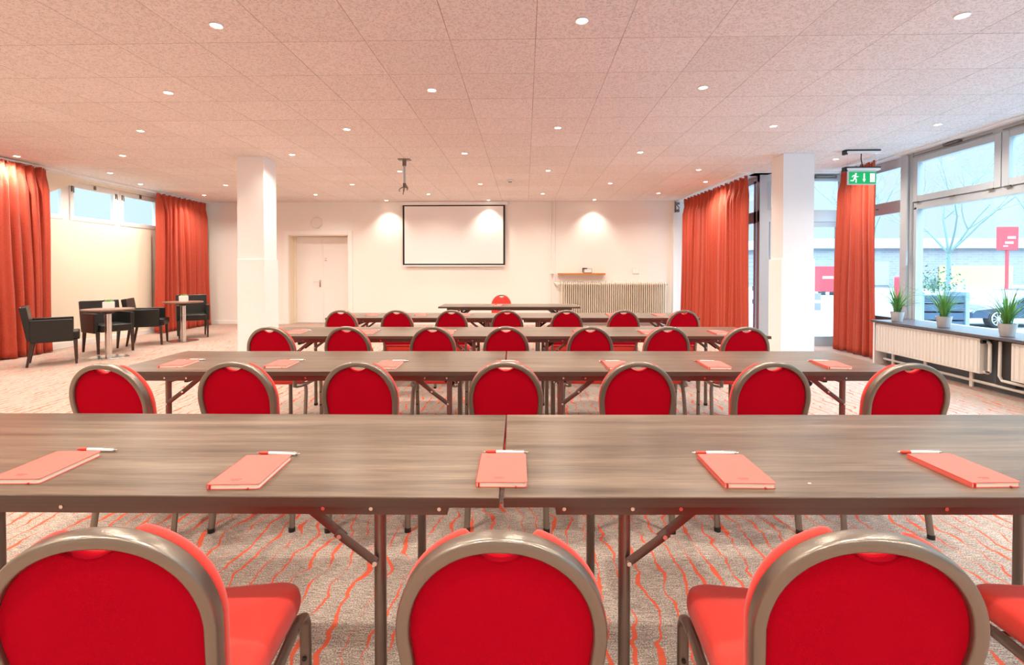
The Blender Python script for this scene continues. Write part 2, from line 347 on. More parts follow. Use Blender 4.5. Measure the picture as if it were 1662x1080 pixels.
# left strip windows
wn = 0
def vent(parent, x, y0, y1, z0, z1, fr=.07, dep=.06, mname='white', face=1):
    b = MB(); X0, X1 = (x - dep * .5, x + dep * .5)
    b.box(X0, y0, z0, X1, y0 + fr, z1, .006); b.box(X0, y1 - fr, z0, X1, y1, z1, .006); b.box(X0, y0 + fr, z0, X1, y1 - fr, z0 + fr, .006); b.box(X0, y0 + fr, z1 - fr, X1, y1 - fr, z1, .006)
    s_ = b.build('sash', mname, parent)
    MB().box(x - .006, y0 + fr, z0 + fr, x + .006, y1 - fr, z1 - fr).build('pane', 'glass', s_, smooth=False)
    return s_
for i, (a, c) in enumerate(((7.02, 8.44), (8.52, 9.53), (9.61, 10.62), (10.70, 11.73))):
    wn += 1; d = sempty('window_%d' % wn)
    MB().box(-8.08, a - .04, WZ0, -7.96, a, WZ1).box(-8.08, c, WZ0, -7.96, c + .04, WZ1).box(-8.08, a, WZ0, -7.96, c, WZ0 + .03).box(-8.08, a, WZ1 - .03, -7.96, c, WZ1).build('window_frame', 'white', d, smooth=False)
    s_ = vent(d, -7.975, a + .005, c - .005, WZ0 + .03, WZ1 - .03, .075)
    hy = a + .03 if i in (1,) else (c - .03 if i == 0 else a + .03)
    for hh in ([a + .035, c - .035] if i == 1 else [a + .035]):
        MB().box(-7.945, hh - .012, 2.70, -7.93, hh + .012, 2.80, .003).tube([(-7.925, hh, 2.79), (-7.905, hh, 2.785), (-7.90, hh, 2.68)], .008, 8).build('window_handle', 'leg', s_)
    MB().box(-7.945, (a + c) / 2 - .02, 2.80, -7.925, (a + c) / 2 + .02, 2.87, .003).build('window_catch', 'leg', s_)

# right glazed wall --------------------------------------------------
GX = 5.55
def pane(parent, *bx): return MB().box(*bx).build('pane', 'glass', parent, smooth=False)
d = sempty('window_5')            # section between the entrance corner and the post
MB().box(GX - .04, 7.42, 2.83, GX + .06, 8.75, 2.99).box(GX - .04, 7.42, 2.17, GX + .06, 8.75, 2.35).box(GX - .04, 7.42, .45, GX + .06, 8.75, .60).box(GX - .04, 8.66, .6, GX + .06, 8.75, 2.83).build('window_frame', 'alu', d, smooth=False)
pane(d, GX, 7.42, 2.35, GX + .012, 8.66, 2.83); pane(d, GX, 7.42, .6, GX + .012, 8.66, 2.17)
MB().box(GX - .05, 7.95, 2.255, GX - .04, 8.0, 2.275).build('window_catch', 'leg', d)
b = MB().box(GX - .10, 7.30, 0, GX + .06, 7.42, ZC, .008).box(GX - .06, 7.235, .45, GX + .05, 7.30, ZC, .006)
o = b.build('post', 'alulight'); o.name = 'trim_4'; struct(o)
y1 = 7.23; wi = 6
while y1 > YB + .3:
    y0 = y1 - 2.63; d = sempty('window_%d' % wi); wi += 1
    y0 = max(y0, YB)
    f = MB()
    f.box(GX - .05, y0, 2.90, GX + .05, y1, ZC); f.box(GX - .05, y0, 2.17, GX + .05, y1, 2.27, .004); f.box(GX - .05, y0, .45, GX + .05, y1, .615)
    f.box(GX - .05, y1 - .05, .6, GX + .05, y1, 2.2); f.box(GX - .05, y0, .6, GX + .05, y0 + .05, 2.2)
    f.build('window_frame', 'alulight', d, smooth=False)
    pane(d, GX, y0 + .05, .615, GX + .012, y1 - .05, 2.17)
    m_ = (y0 + y1) / 2
    for a, c in ((m_ + .005, y1 - .0), (y0, m_ - .005)):
        s_ = vent(d, GX - .03, a, c, 2.275, 2.905, .085, .08, 'alulight')
        k = MB()
        for yy in (a + .12, (a + c) / 2, c - .08): k.box(GX - .085, yy - .04, 2.262, GX - .066, yy + .04, 2.278, .003)
        k.build('hinge_cover', 'leg', s_)
        MB().box(GX - .10, (a + c) / 2 - .12, 2.935, GX - .05, (a + c) / 2 + .12, 2.96, .004).tube([(GX - .08, a + .1, 2.925), (GX - .08, c - .02, 2.925)], .006, 6).build('opener_gear', 'leg', s_)
    y1 = y0
# opener rod beside the post
MB().tube([(GX - .11, 7.27, 2.93), (GX - .11, 7.27, 1.55)], .009, 8).box(GX - .13, 7.255, 1.38, GX - .10, 7.285, 1.58, .004).build('opener_rod', 'alulight', bpy.data.objects['window_6'])

# entrance wall facing the room
EY = 8.78
d = sempty('door_2')
f = MB()
f.box(4.06, EY, 2.86, 5.6, EY + .08, ZC); f.box(4.06, EY, 2.16, 5.6, EY + .08, 2.36); f.box(4.06, EY - .01, 0, 4.19, EY + .09, ZC, .004)
f.box(4.40, EY, 2.36, 4.47, EY + .08, 2.86); f.box(4.47, EY, 0, 4.56, EY + .08, 2.16); f.box(5.44, EY, 0, 5.55, EY + .08, 2.86)
f.box(4.25, EY + .01, .0, 4.47, EY + .06, 2.16).box(4.19, EY + .0, .0, 4.23, EY + .07, 2.16)
f.build('door_frame', 'alu', d, smooth=False)
MB().box(4.19, EY + .02, 2.36, 4.27, EY + .07, 2.86).box(4.40, EY + .02, 2.36, 4.44, EY + .07, 2.86).box(4.27, EY + .02, 2.36, 4.40, EY + .07, 2.41).box(4.27, EY + .02, 2.8, 4.4, EY + .07, 2.86).build('sash', 'alulight', d, smooth=False)
pane(d, 4.27, EY + .04, 2.41, 4.4, EY + .05, 2.8); pane(d, 4.47, EY + .04, 2.36, 5.44, EY + .05, 2.86)
lf = MB().box(4.56, EY + .01, .0, 5.44, EY + .06, .17, .004).box(4.56, EY + .01, 2.07, 5.44, EY + .06, 2.16, .004).box(4.56, EY + .01, .17, 4.65, EY + .06, 2.07, .004).box(5.38, EY + .01, .17, 5.44, EY + .06, 2.07, .004).build('door_leaf', 'alulight', d)
pane(lf, 4.65, EY + .03, .17, 5.38, EY + .04, 2.07)
MB().box(4.66, EY + .024, .62, 5.14, EY + .029, .75).box(4.66, EY + .024, .80, 5.14, EY + .029, .92).build('safety_stripe', mat('frosted_stripe', (.42, .55, .68), .6), lf, smooth=False)
MB().box(4.98, EY - .05, 2.90, 5.35, EY, 2.95, .004).tube([(4.98, EY - .06, 2.93), (5.3, EY - .06, 2.93)], .012, 8).build('door_closer', 'leg', d)
# glazed wall behind the long right curtain
d = sempty('window_%d' % wi)
f = MB(); X = 4.12
f.box(X - .03, 8.86, 2.86, X + .05, WY, ZC); f.box(X - .03, 8.86, 2.16, X + .05, WY, 2.36); f.box(X - .03, 8.86, 0, X + .05, WY, .2)
for yy in (9.02, 10.0, 11.0, 12.05): f.box(X - .03, yy - .04, 0, X + .05, yy + .04, 2.9)
f.build('window_frame', 'alu', d, smooth=False)
pane(d, X, 9.06, .2, X + .01, 12.0, 2.16); pane(d, X, 9.06, 2.36, X + .01, 12.0, 2.86)
MB().box(X - .06, 9.01, .72, X - .03, 9.03, .80, .003).box(X - .06, 9.01, .95, X - .03, 9.03, 1.03, .003).build('window_handle', 'alulight', d)

# lower wall, sill
struct(MB().box(5.10, YB, 0, 5.55, 7.16, .585).box(5.42, 7.16, 0, 5.6, 8.7, .585).build('wall_right', 'lowwall', smooth=False))
struct(MB().box(4.87, YB, .588, 5.50, 7.16, .62, .004).box(5.38, 7.16, .588, 5.50, 8.7, .62, .003).build('trim_5', 'sill'))
struct(MB().box(4.93, 7.16, 0, 5.45, 7.19, .60).build('trim_6', 'white', smooth=False))

# pillars
def pillar(x0, x1, y0, y1, lab, k_=0):
    t = thing('pillar', lab, 'pillar', ((x0 + x1) / 2, (y0 + y1) / 2, 0), 0)
    a, c = (x1 - x0) / 2, (y1 - y0) / 2
    MB().box(-a, -c, 1.475, a, c, ZC, .004).build('upper_shaft', 'pillar', t)
    MB().box(-a - .008 * k_, -c - .02, 0, a + .012, c + .015, 1.478, .005).build('lower_casing', 'pillar', t)
pillar(-4.24, -3.84, 7.25, 7.62, 'white square pillar on the left, in front of the back door')
pillar(3.70, 4.14, 7.28, 7.62, 'white square pillar on the right, beside the glass entrance', 3)

# ------------------------------------------------------------------ ceiling spots
def downlight():
    t = thing('downlight', '', 'ceiling light', (0, 0, 0), 0, 'recessed ceiling spotlights')
    MB().lathe([(.046, -.001), (.047, -.006), (.040, -.008), (.034, -.004), (.034, .0), (.046, .0)], n=28).build('trim_ring', 'white', t)
    MB().lathe([(.001, -.006), (.020, -.0075), (.033, -.004), (.033, .0), (.001, .0)], n=20).build('lamp_glass', 'bulb', t)
    return t
proto = downlight()
ld = bpy.data.lights.new('spot_beam', 'SPOT'); ld.energy = LAMP; ld.color = LAMP_COL; ld.spot_size = R(150); ld.spot_blend = .95; ld.shadow_soft_size = .03
ldw = bpy.data.lights.new('spot_beam_wall', 'SPOT'); ldw.energy = LAMP * .55; ldw.color = LAMP_COL; ldw.spot_size = R(104); ldw.spot_blend = .85; ldw.shadow_soft_size = .025
LP = []
for r in range(-5, 7):
    y = 3.397 + 1.25 * r + (.005 if r > 0 else 0)
    if y < YB + .4: continue
    odd = r % 2
    for i in range(-4, 3):
        x = .381 + 2.5 * i - (1.25 if odd else 0)
        if x < -7.3 or x > 4.0: continue
        if r == 6 and x < -7.3: continue
        LP.append((x, y))
LP += [(-7.45, 7.15), (-7.45, 9.5), (4.67, 7.66), (3.40, 9.53), (4.74, 5.89), (4.74, 2.6), (-3.31, 11.84), (-.87, 11.84), (1.63, 11.84)]
def lname(x, y):
    if y > 11.5: return {-3: 'round spotlight against the back wall left of the projection screen', 0: 'round spotlight over the right end of the projection screen', 1: 'round spotlight against the back wall over the wooden shelf'}[int(x)]
    near = 'above the camera end of the room' if y < 2 else None
    side = 'far left' if x < -5.5 else 'left' if x < -3.2 else 'centre left' if x < -.5 else 'centre' if x < 1.2 else 'centre right' if x < 2.3 else 'right' if x < 4 else 'window side'
    k = int(round((y - 3.397) / 1.25))
    row = {0: 'nearest visible row, the largest spots', 1: 'second row from the front', 2: 'third row from the front', 3: 'fourth row from the front', 4: 'fifth row, third from the back wall', 5: 'sixth row, second from the back', 6: 'last row before the back wall'}.get(k, 'unseen rows behind the viewer')
    return 'recessed spotlight, %s, %s part of the ceiling' % (row, side)
first = True; seen = set()
for i, (x, y) in enumerate(LP):
    vis = y > 2.9
    if not vis:
        o = dup(proto, (x, y, ZC), 0, 'recessed spotlight in the ceiling outside the picture behind the viewer')
    else:
        lb = lname(x, y)
        if lb in seen: lb += ', outermost one'
        seen.add(lb)
        if first: o = proto; o.location = (x, y, ZC); o['label'] = lb; first = False; 
        else: o = dup(proto, (x, y, ZC), 0, lb)
    if i == 0 and not vis: pass
    L_ = bpy.data.objects.new('spot_beam', ldw if y > 11.5 else ld); C.objects.link(L_); L_.parent = o; L_.location = (0, 0, -.02); SKIP.add(L_.name)
# ------------------------------------------------------------------ folding tables
TL, TD, TZ = 2.2, .70, .754
def folding_table():
    t = thing('folding_table', '', 'table')
    a, c = TL / 2, TD / 2
    tp = MB().box(-a + .002, -c + .002, TZ - .022, a - .002, c - .002, TZ, .0015).build('tabletop', 'table', t)
    e = MB(); z0, z1 = TZ - .025, TZ - .0015
    e.box(-a, -c, z0, a, -c + .004, z1, .001).box(-a, c - .004, z0, a, c, z1, .001).box(-a, -c + .004, z0, -a + .004, c - .004, z1, .001).box(a - .004, -c + .004, z0, a, c - .004, z1, .001)
    e.build('edge_band', 'band', tp)
    r = MB(); ra, rc = a - .13, c - .03
    r.box(-ra, -rc, TZ - .058, ra, -rc + .025, TZ - .022, .002).box(-ra, rc - .025, TZ - .058, ra, rc, TZ - .022, .002).box(-ra, -rc + .025, TZ - .058, -ra + .025, rc - .025, TZ - .022, .002).box(ra - .025, -rc + .025, TZ - .058, ra, rc - .025, TZ - .022, .002)
    r.build('apron_rail', 'steel_brown', t)
    for x in (-.95, -.78, -.66, 0, .66, .78, .95):
        MB().tube([(x, -rc - .003, TZ - .042), (x, -rc + .001, TZ - .042)], .005, 8).build('rivet', 'chrome', t)
    lx = a - .31
    for sx in (-1, 1):
        for sy in (-1, 1):
            y = sy * (rc - .045)
            lg = MB().cyl(sx * lx, y, .018, TZ - .024, .0155, 16).build('leg', 'leg', t)
            MB().cyl(sx * lx, y, 0, .022, .018, 16).build('foot_cap', 'black', lg)
            b = MB(); X0 = sx * (lx - .006); X1 = sx * (lx - .19); yy = y - .022
            b.tube([(X0, yy, TZ - .19), (X0 - sx * .10, yy, TZ - .115)], .012, 8, .004, (0, 0, 1))
            b.tube([(X0 - sx * .08, yy + .006, TZ - .13), (X1, yy + .006, TZ - .045)], .013, 8, .004, (0, 0, 1))
            br = b.build('folding_brace', 'steel_brown', t)
            for px, pz in ((X0, TZ - .19), (X0 - sx * .09, TZ - .122)): MB().tube([(px, yy - .010, pz), (px, yy + .004, pz)], .006, 8).build('rivet', 'chrome', br)
        MB().tube([(sx * lx, -(rc - .045), TZ - .07), (sx * lx, rc - .045, TZ - .07)], .012, 8).build('crossbar', 'leg', t)
        MB().box(sx * (lx - .03) - .012, -.17, TZ - .10, sx * (lx - .03) + .012, .17, TZ - .06, .003).tube([(sx * (lx - .01), 0, TZ - .15), (sx * (lx - .16), 0, TZ - .04)], .014, 8, .008).build('lock_strut', 'black', t)
    return t
ft = folding_table()
SH = [False]
def place(proto, used, loc, rz, label, group=None):
    if not used.get(proto.name):
        used[proto.name] = True; proto.location = loc; proto.rotation_euler = (0, 0, rz); proto['label'] = label
        if group: proto['group'] = group
        return proto
    return dup(proto, loc, rz, label, group)
U_ = {}
def tbl(xe, yf, side, yaw, lab, gap=.003):       # xe,yf: front corner at the seam; side -1 extends left, 1 right
    a = R(yaw); u = Vector((math.cos(a), math.sin(a))); v = Vector((-math.sin(a), math.cos(a)))
    c = Vector((xe, yf)) + u * (side * (TL / 2 + gap)) + v * (TD / 2)
    return place(ft, U_, (c.x, c.y, 0), a, lab, 'folding conference tables')
tbl(-.060, 1.197, -1, .75, 'dark wood folding table, left one of the nearest row')
tbl(-.055, 1.200, 1, 1.5, 'dark wood folding table, right one of the nearest row')
tbl(-.110, 2.715, -1, 1.45, 'dark wood folding table, left one of the second row from the front')
tbl(-.110, 2.715, 1, 1.45, 'dark wood folding table, right one of the second row from the front')
tbl(-.125, 4.200, -1, 1.45, 'dark wood folding table, left one of the third row from the front')
tbl(-.125, 4.200, 1, 1.45, 'dark wood folding table, right one of the third row from the front')
tbl(-.148, 5.85, -1, 1.5, 'dark wood folding table, left one of the fourth row from the front')
tbl(-.148, 5.85, 1, 1.5, 'dark wood folding table, right one of the fourth row from the front')
tbl(-1.345, 7.645, 1, 1.5, 'single dark wood speaker table facing the rows, before the back wall')

# ------------------------------------------------------------------ stacking banquet chairs
def arch(a, b, zc, zb, ab, inset=0, n=30, notch=0):
    pts = []
    for k in range(4): 
        q = k / 4; pts.append((-(ab + (a - ab) * q) + inset, zb + (zc - zb) * q))
    for k in range(n + 1):
        t = math.pi - math.pi * k / n; cx, sz = math.cos(t), math.sin(t); e = 2 / 2.12
        x = (a - inset) * math.copysign(abs(cx) ** e, cx); z = zc + (b - inset) * abs(sz) ** e
        pts.append((x, z))
    for k in range(3, -1, -1):
        q = k / 4; pts.append(((ab + (a - ab) * q) - inset, zb + (zc - zb) * q))
    if notch:
        top = zc + b; out = []
        for (x, z), (x2, z2) in zip(pts, pts[1:] + [None] if False else pts[1:] + [pts[-1]]):
            out.append((x, z))
            if abs(x) < .09 and (x, z) != (x2, z2): out.append(((x + x2) / 2, (z + z2) / 2))
        pts = [(x, min(z, top - notch + notch * (x / .068) ** 2)) for x, z in out]
    return pts
A, B, ZCc, ZB, AB = .178, .20, .685, .48, .163
def rec(z): return -.115 * max(0, z - .44) / .445
def inset_poly(pts, d):
    n = len(pts); out = []
    for i in range(n):
        p, q, r_ = Vector(pts[i - 1]), Vector(pts[i]), Vector(pts[(i + 1) % n])
        t = (r_ - p); t = t.normalized() if t.length > 1e-9 else Vector((1, 0)); nn = Vector((t.y, -t.x))
        out.append(tuple(q + nn * d))
    return out
def banquet_chair():
    t = thing('banquet_chair', '', 'chair')
    # frame
    pts = arch(A, B, ZCc, ZB, AB, .0125, 36)
    pts = [(-AB + .0125, .40)] + pts + [(AB - .0125, .40)]
    rings = []
    for i, (x, z) in enumerate(pts):
        p = Vector(pts[max(i - 1, 0)]); q = Vector(pts[min(i + 1, len(pts) - 1)]); tt = (q - p).normalized(); nn = Vector((-tt.y, tt.x))
        ring = []
        for k in range(16):
            an = k / 16 * 2 * math.pi; cu, su = math.cos(an), math.sin(an); e = .5
            du = .0125 * math.copysign(abs(cu) ** e, cu); dv = .019 * math.copysign(abs(su) ** e, su)
            ring.append(Vector((x + nn.x * du, rec(z) + dv, z + nn.y * du)))
        rings.append(ring)
    MB().loops(rings).build('back_frame', 'frame', t, ang=60)
    # cushion in front of the frame
    po = arch(A - .001, B - .001, ZCc, ZB + .02, AB, 0, 30, .048)
    cen = Vector((0, .64))
    def ring(poly, y): return [Vector((x, rec(z) + y, z)) for x, z in poly]
    R_ = [ring(inset_poly(po, .006), .017), ring(po, .022), ring(inset_poly(po, -.001), .034), ring(inset_poly(po, .004), .046), ring(inset_poly(po, .014), .055), ring(inset_poly(po, .026), .059)]
    for f_, y in ((.6, .068), (.25, .072)):
        R_.append(ring([tuple(cen + (Vector(p) - cen) * f_) for p in inset_poly(po, .026)], y))
    MB().loops(R_).build('back_cushion', 'fabric', t, ang=70)
    pp = arch(A, B, ZCc, ZB + .015, AB, .022, 30, .049)
    pb = [ring(pp, .016), ring(pp, -.004), ring(inset_poly(pp, .004), -.008), ring([tuple(cen + (Vector(p) - cen) * .5) for p in pp], -.010)]
    MB().loops(pb).build('back_panel', 'panel', t, ang=50)
    # seat
    def rr(w0, w1, y0, y1, r, n=5):
        out = []
        for (cx, cy, a0) in ((w1 - r, y1 - r, 0), (-w1 + r, y1 - r, 90), (-w0 + r, y0 + r, 180), (w0 - r, y0 + r, 270)):
            for k in range(n + 1):
                an = R(a0 + 90 * k / n); out.append((cx + r * math.cos(an), cy + r * math.sin(an)))
        return out
    so = rr(.185, .212, .0, .400, .06, 6)
    def sc(f_, z, d=0): return [Vector((x * f_, .20 + (y - .20) * f_, z - d * max(0, y - .25) ** 2)) for x, y in so]
    MB().loops([sc(.94, .418), sc(.985, .424), sc(1, .438), sc(1, .452), sc(.985, .468), sc(.95, .478, .2), sc(.88, .484, .3), sc(.6, .490, .3), sc(.2, .492)]).build('seat', 'fabric', t, ang=60)
    # seat rails and stretchers
    b = MB()
    for s in (-1, 1):
        b.tube([(s * .156, -.0, .405), (s * .185, .03, .405), (s * .200, .10, .405), (s * .208, .30, .405)], .0135, 12, .0125)
    b.tube([(-.20, .12, .405), (.20, .12, .405)], .009, 8); b.tube([(-.21, .29, .405), (.21, .29, .405)], .009, 8)
    b.build('seat_frame', 'frame', t, ang=60)
    for s in (-1, 1):
        # front leg bends down from the side rail
        path = [(s * .208, .29, .405), (s * .211, .335, .404), (s * .214, .362, .392), (s * .215, .378, .365), (s * .214, .385, .30), (s * .210, .405, .015)]
        lg = MB().tube(path, .0155, 12, .0105, (1, 0, 0)).build('leg', 'frame', t, ang=60)
        for z in (.27, .16): MB().tube([(s * .213, .39 - .018, z), (s * .213, .39 + .018, z)], .006, 8).build('leg_bolt', 'black', lg)
        MB().cyl(s * .2103, .406, 0, .02, .0165, 12).build('foot_cap', 'black', lg)
        path = [(s * .15, .13, .405), (s * .172, .13, .40), (s * .186, .125, .375), (s * .192, .112, .33), (s * .199, .055, .015)]
        lg = MB().tube(path, .0155, 12, .0105, (1, 0, 0)).build('leg', 'frame', t, ang=60)
        MB().cyl(s * .1993, .0535, 0, .02, .0165, 12).build('foot_cap', 'black', lg)
    return t
bc = banquet_chair()
def chair(x, y, yaw, lab, grp):       # x, y: the top of the backrest
    a = R(yaw); dx, dy = 0, .115
    return place(bc, U_, (x - dy * math.sin(a), y + dy * math.cos(a), 0), a, lab, grp)
rnd = random.Random(3)
chair(-.703, .775, 11, 'red round-backed banquet chair in the bottom left corner, seat showing to its right', 'chairs at the nearest table row')
chair(-.040, .784, 0, 'red round-backed banquet chair at the bottom centre, seen squarely from behind', 'chairs at the nearest table row')
chair(.563, .800, -8, 'red round-backed banquet chair at the bottom right, seat showing to its left', 'chairs at the nearest table row')
chair(1.345, .83, -4, 'red banquet chair cut off by the right edge, only part of its seat showing', 'chairs at the nearest table row')
POS = ['leftmost', 'second from the left', 'third from the left', 'middle', 'third from the right', 'second from the right', 'rightmost']
rows = {
 'second': ([(-1.912, 2.195, 1), (-1.358, 2.268, 3), (-.780, 2.283, 2), (-.092, 2.301, 0), (.529, 2.318, -2), (1.157, 2.330, -2), (1.765, 2.305, -4)]),
 'third': ([(-1.935, 3.70, 3), (-1.359, 3.737, 1), (-.706, 3.754, 1), (-.146, 3.769, 0), (.497, 3.786, -1), (1.085, 3.80, 1), (1.672, 3.79, -3)]),
 'fourth': ([(-1.989, 5.307, 3), (-1.387, 5.323, 2), (-.797, 5.338, 2), (-.195, 5.354, 0), (.448, 5.371, 0), (1.064, 5.388, -1), (1.713, 5.405, -1)]),
}
for rn, cs in rows.items():
    for (x, y, a), p in zip(cs, POS):
        chair(x, y, a, 'red banquet chair, %s in the %s row from the front' % (p, rn), 'chairs at the %s table row' % rn)
c5 = chair(-.421, 8.87, 180, 'red banquet chair facing the rows behind the single speaker table', None)
if 'group' in c5: del c5['group']

# ------------------------------------------------------------------ notebooks and pens
NW, NH, NT = .131, .200, .0135
def notebook():
    t = thing('notebook', '', 'notebook')
    def rp(w_, h_, r, x0=0):
        out = []
        for cx, cy, a0 in ((w_ - r, h_ - r, 0), (-w_ + .001, h_ - .001, 90), (-w_ + .001, -h_ + .001, 180), (w_ - r, -h_ + r, 270)):
            rr_ = r if a0 in (0, 270) else .001
            for k in range(5): an = R(a0 + 90 * k / 4); out.append((cx + rr_ * math.cos(an), cy + rr_ * math.sin(an)))
        return out
    P_ = rp(NW / 2, NH / 2, .008)
    b = MB()
    for z0, z1 in ((0, .0016), (NT - .0016, NT)):
        b.loops([[Vector((x, y, z)) for x, y in P_] for z in (z0, z1)])
    b.box(-NW / 2, -NH / 2, .0, -NW / 2 + .002, NH / 2, NT, .0005)
    b.build('cover', 'cover', t)
    MB().loops([[Vector((x * .975 - .001, y * .985, z)) for x, y in P_] for z in (.0016, NT - .0016)]).build('pages', 'pages', t)
    MB().box(.035, -NH / 2 - .006, .002, .039, -NH / 2 + .01, .0035).box(-NW / 2 + .006, -NH / 2 - .002, .0016, -NW / 2 + .010, -NH / 2 + .002, NT - .002).build('ribbon', 'band_red', t, smooth=False)
    k = MB()
    for i in range(9): k.box(-.02 + i * .0032, -.072, NT, -.02 + i * .0032 + .002, -.0685, NT + .0002)
    for i in range(6): k.box(-.016 + i * .0035, -.079, NT, -.016 + i * .0035 + .002, -.0765, NT + .0002)
    k.build('embossed_lettering', 'band_red', t, smooth=False)
    return t
def pen():
    t = thing('ballpoint_pen', '', 'pen')
    def tb(prof): return MB().loops([[Vector((x, r * math.cos(k / 12 * 6.2832), .0055 + r * math.sin(k / 12 * 6.2832))) for k in range(12)] for x, r in prof])
    tb([(-.028, .0048), (-.02, .0051), (.03, .0051), (.056, .0045)]).build('barrel', 'penwhite', t)
    tb([(-.060, .0026), (-.052, .0046), (-.04, .0052), (-.028, .0050)]).build('grip', 'penred', t)
    tb([(-.069, .0006), (-.060, .0026)]).build('tip', 'chrome', t)
    cl = tb([(.056, .0044), (.060, .0044), (.061, .0022), (.069, .0022)]); cl.box(.022, -.0018, .011, .058, .0018, .0122, .0004); cl.build('clip', 'chrome', t)
    return t
nb, pn = notebook(), pen()
def book(x, y, yaw, where, grp, pdx=.0, pyaw=0, penlab=None, flip=False):
    place(nb, U_, (x, y, TZ), R(yaw), 'coral notebook ' + where, grp)
    a = R(yaw); q = Vector((pdx, .134)); 
    xx = x + q.x * math.cos(a) - q.y * math.sin(a); yy = y + q.x * math.sin(a) + q.y * math.cos(a)
    place(pn, U_, (xx, yy, TZ), R(pyaw), 'red and white pen behind the notebook ' + where.replace('to the right', 'right'), grp.replace('notebooks', 'pens'))
g1 = 'notebooks on the nearest table row'
book(-1.322, 1.342, 2.5, 'at the left edge of the nearest table row', g1, .022, -2)
book(-.740, 1.326, 3, 'second from the left on the nearest table row', g1, .010, -3)
book(-.062, 1.356, 1, 'across the gap between the two nearest tables', g1, .005, 0)
book(.569, 1.366, 0, 'to the right of the gap on the nearest table row', g1, .000, 1)
book(1.190, 1.388, 3.5, 'at the right end of the nearest table row', g1, .003, 1.5)
P2 = [(-2.03, 2.87, 8), (-1.42, 2.875, 4), (-.79, 2.865, 2), (-.104, 2.875, 0), (.525, 2.885, 0), (1.092, 2.905, -2), (1.775, 2.93, -6)]
P3 = [(-2.045, 4.41, 5), (-1.40, 4.42, 4), (-.70, 4.42, 2), (-.13, 4.42, 0), (.50, 4.43, 0), (1.09, 4.45, -2), (1.715, 4.44, -4)]
P4 = [(-1.90, 6.16, 3), (-1.30, 6.18, 2), (-.75, 6.20, 0), (-.15, 6.20, 0), (.52, 6.22, 0), (1.08, 6.23, -2), (1.66, 6.20, -4)]
for nm, PP in (('second', P2), ('third', P3), ('fourth', P4)):
    for (x, y, a), p in zip(PP, POS):
        book(x, y, a, '%s on the %s table row' % (p, nm), 'notebooks on the %s table row' % nm, .018 if x < -.4 else -.012, 0)
o = place(nb, U_, (-.44, 7.95, TZ), R(0), 'notebook lying on the single speaker table', None)
if 'group' in o: del o['group']
o = place(pn, U_, (-.42, 7.90, TZ + NT), R(4), 'red and white pen on the notebook of the speaker table', None)
if 'group' in o: del o['group']
MB().box(-.004, -.002, 0, .004, .002, .0015, .0005).build('paper_scrap', 'pages')
o = bpy.data.objects['paper_scrap']; o.location = (.735, 1.30, TZ); tag(o, 'tiny scrap of gold foil on the nearest right table', 'scrap')
# ------------------------------------------------------------------ curtains
def curtain(path, z0, z1, nf, amp, seed, lab, flare=.12, sg=1):
    r = random.Random(seed); (xa, ya), (xb, yb) = path; dirv = Vector((xb - xa, yb - ya)); L0 = dirv.length; t = dirv.normalized(); nn = Vector((-t.y, t.x))
    N = nf * 12; V = 34; am = [r.uniform(.55, 1.25) for _ in range(nf + 2)]; ph = [r.uniform(-.25, .25) for _ in range(nf + 2)]; dr = [r.uniform(-1, 1) for _ in range(nf + 2)]
    bm = bmesh.new(); uvl = bm.loops.layers.uv.new('UVMap'); grid = []
    for j in range(V + 1):
        v = j / V; z = z1 + (z0 - z1) * v; row = []
        hb = max(0, min(1, (v - .02) / .10))
        for i in range(N + 1):
            u = i / N; fx = u * nf; k = int(fx); fr = fx - k; wA = am[k] * (1 - fr) + am[k + 1] * fr; wP = ph[k] * (1 - fr) + ph[k + 1] * fr; wd = dr[k] * (1 - fr) + dr[k + 1] * fr
            big = 2.1 * abs(math.sin(math.pi * (fx + wP + .13 * wd * v))) ** .65 - 1.1 + .22 * math.sin(2 * math.pi * (fx * 2.3 + seed) + v * 2 * wd)
            pl = math.sin(2 * math.pi * fx * 2) * .30 + .55 * math.sin(2 * math.pi * (fx + wP))
            d = amp * ((1 - hb) * pl * .7 + hb * big * wA * (.70 + .40 * v)) * sg - amp * .5 * (1 - v) * 0
            s = (u - .5) * L0 * (.97 + flare * (v ** 1.3)) + L0 / 2 + .018 * math.sin(5 * v + k) * hb
            p = Vector((xa, ya)) + t * s + nn * d
            row.append(bm.verts.new((p.x, p.y, z + (.006 * math.sin(9 * fx) if j == V else 0) + (.008 * math.sin(2 * math.pi * fx * 2) if j == 0 else 0))))
        grid.append(row)
    for j in range(V):
        for i in range(N):
            f = bm.faces.new((grid[j][i], grid[j][i + 1], grid[j + 1][i + 1], grid[j + 1][i])); f.smooth = True
            for lp, (a, b_) in zip(f.loops, ((i, j), (i + 1, j), (i + 1, j + 1), (i, j + 1))): lp[uvl].uv = (a / N * L0 * 1.8, b_ / V * 2.9)
    me = bpy.data.meshes.new('cloth'); bm.to_mesh(me); bm.free(); me.materials.append(M['curtain'])
    tt = thing('curtain', lab, 'curtain', (0, 0, 0), 0)
    o = bpy.data.objects.new('cloth', me); C.objects.link(o); o.parent = tt
    so = o.modifiers.new('thick', 'SOLIDIFY'); so.thickness = .003
    b = MB()
    b.tube([(xa, ya, z1 + .022), (xb, yb, z1 + .022)], .008, 8)
    b.build('curtain_track', 'white', tt)
    g = MB()
    for k in range(nf * 2 + 1):
        p = Vector((xa, ya)) + dirv * (k / (nf * 2)); g.box(p.x - .004, p.y - .004, z1 - .02, p.x + .004, p.y + .004, z1 + .02)
    g.build('glider_hooks', 'white', tt, smooth=False)
curtain(((-7.66, 5.6), (-7.64, 7.84)), .015, 2.93, 14, .085, 1, 'long orange-red curtain at the left edge of the picture', .05, -1)
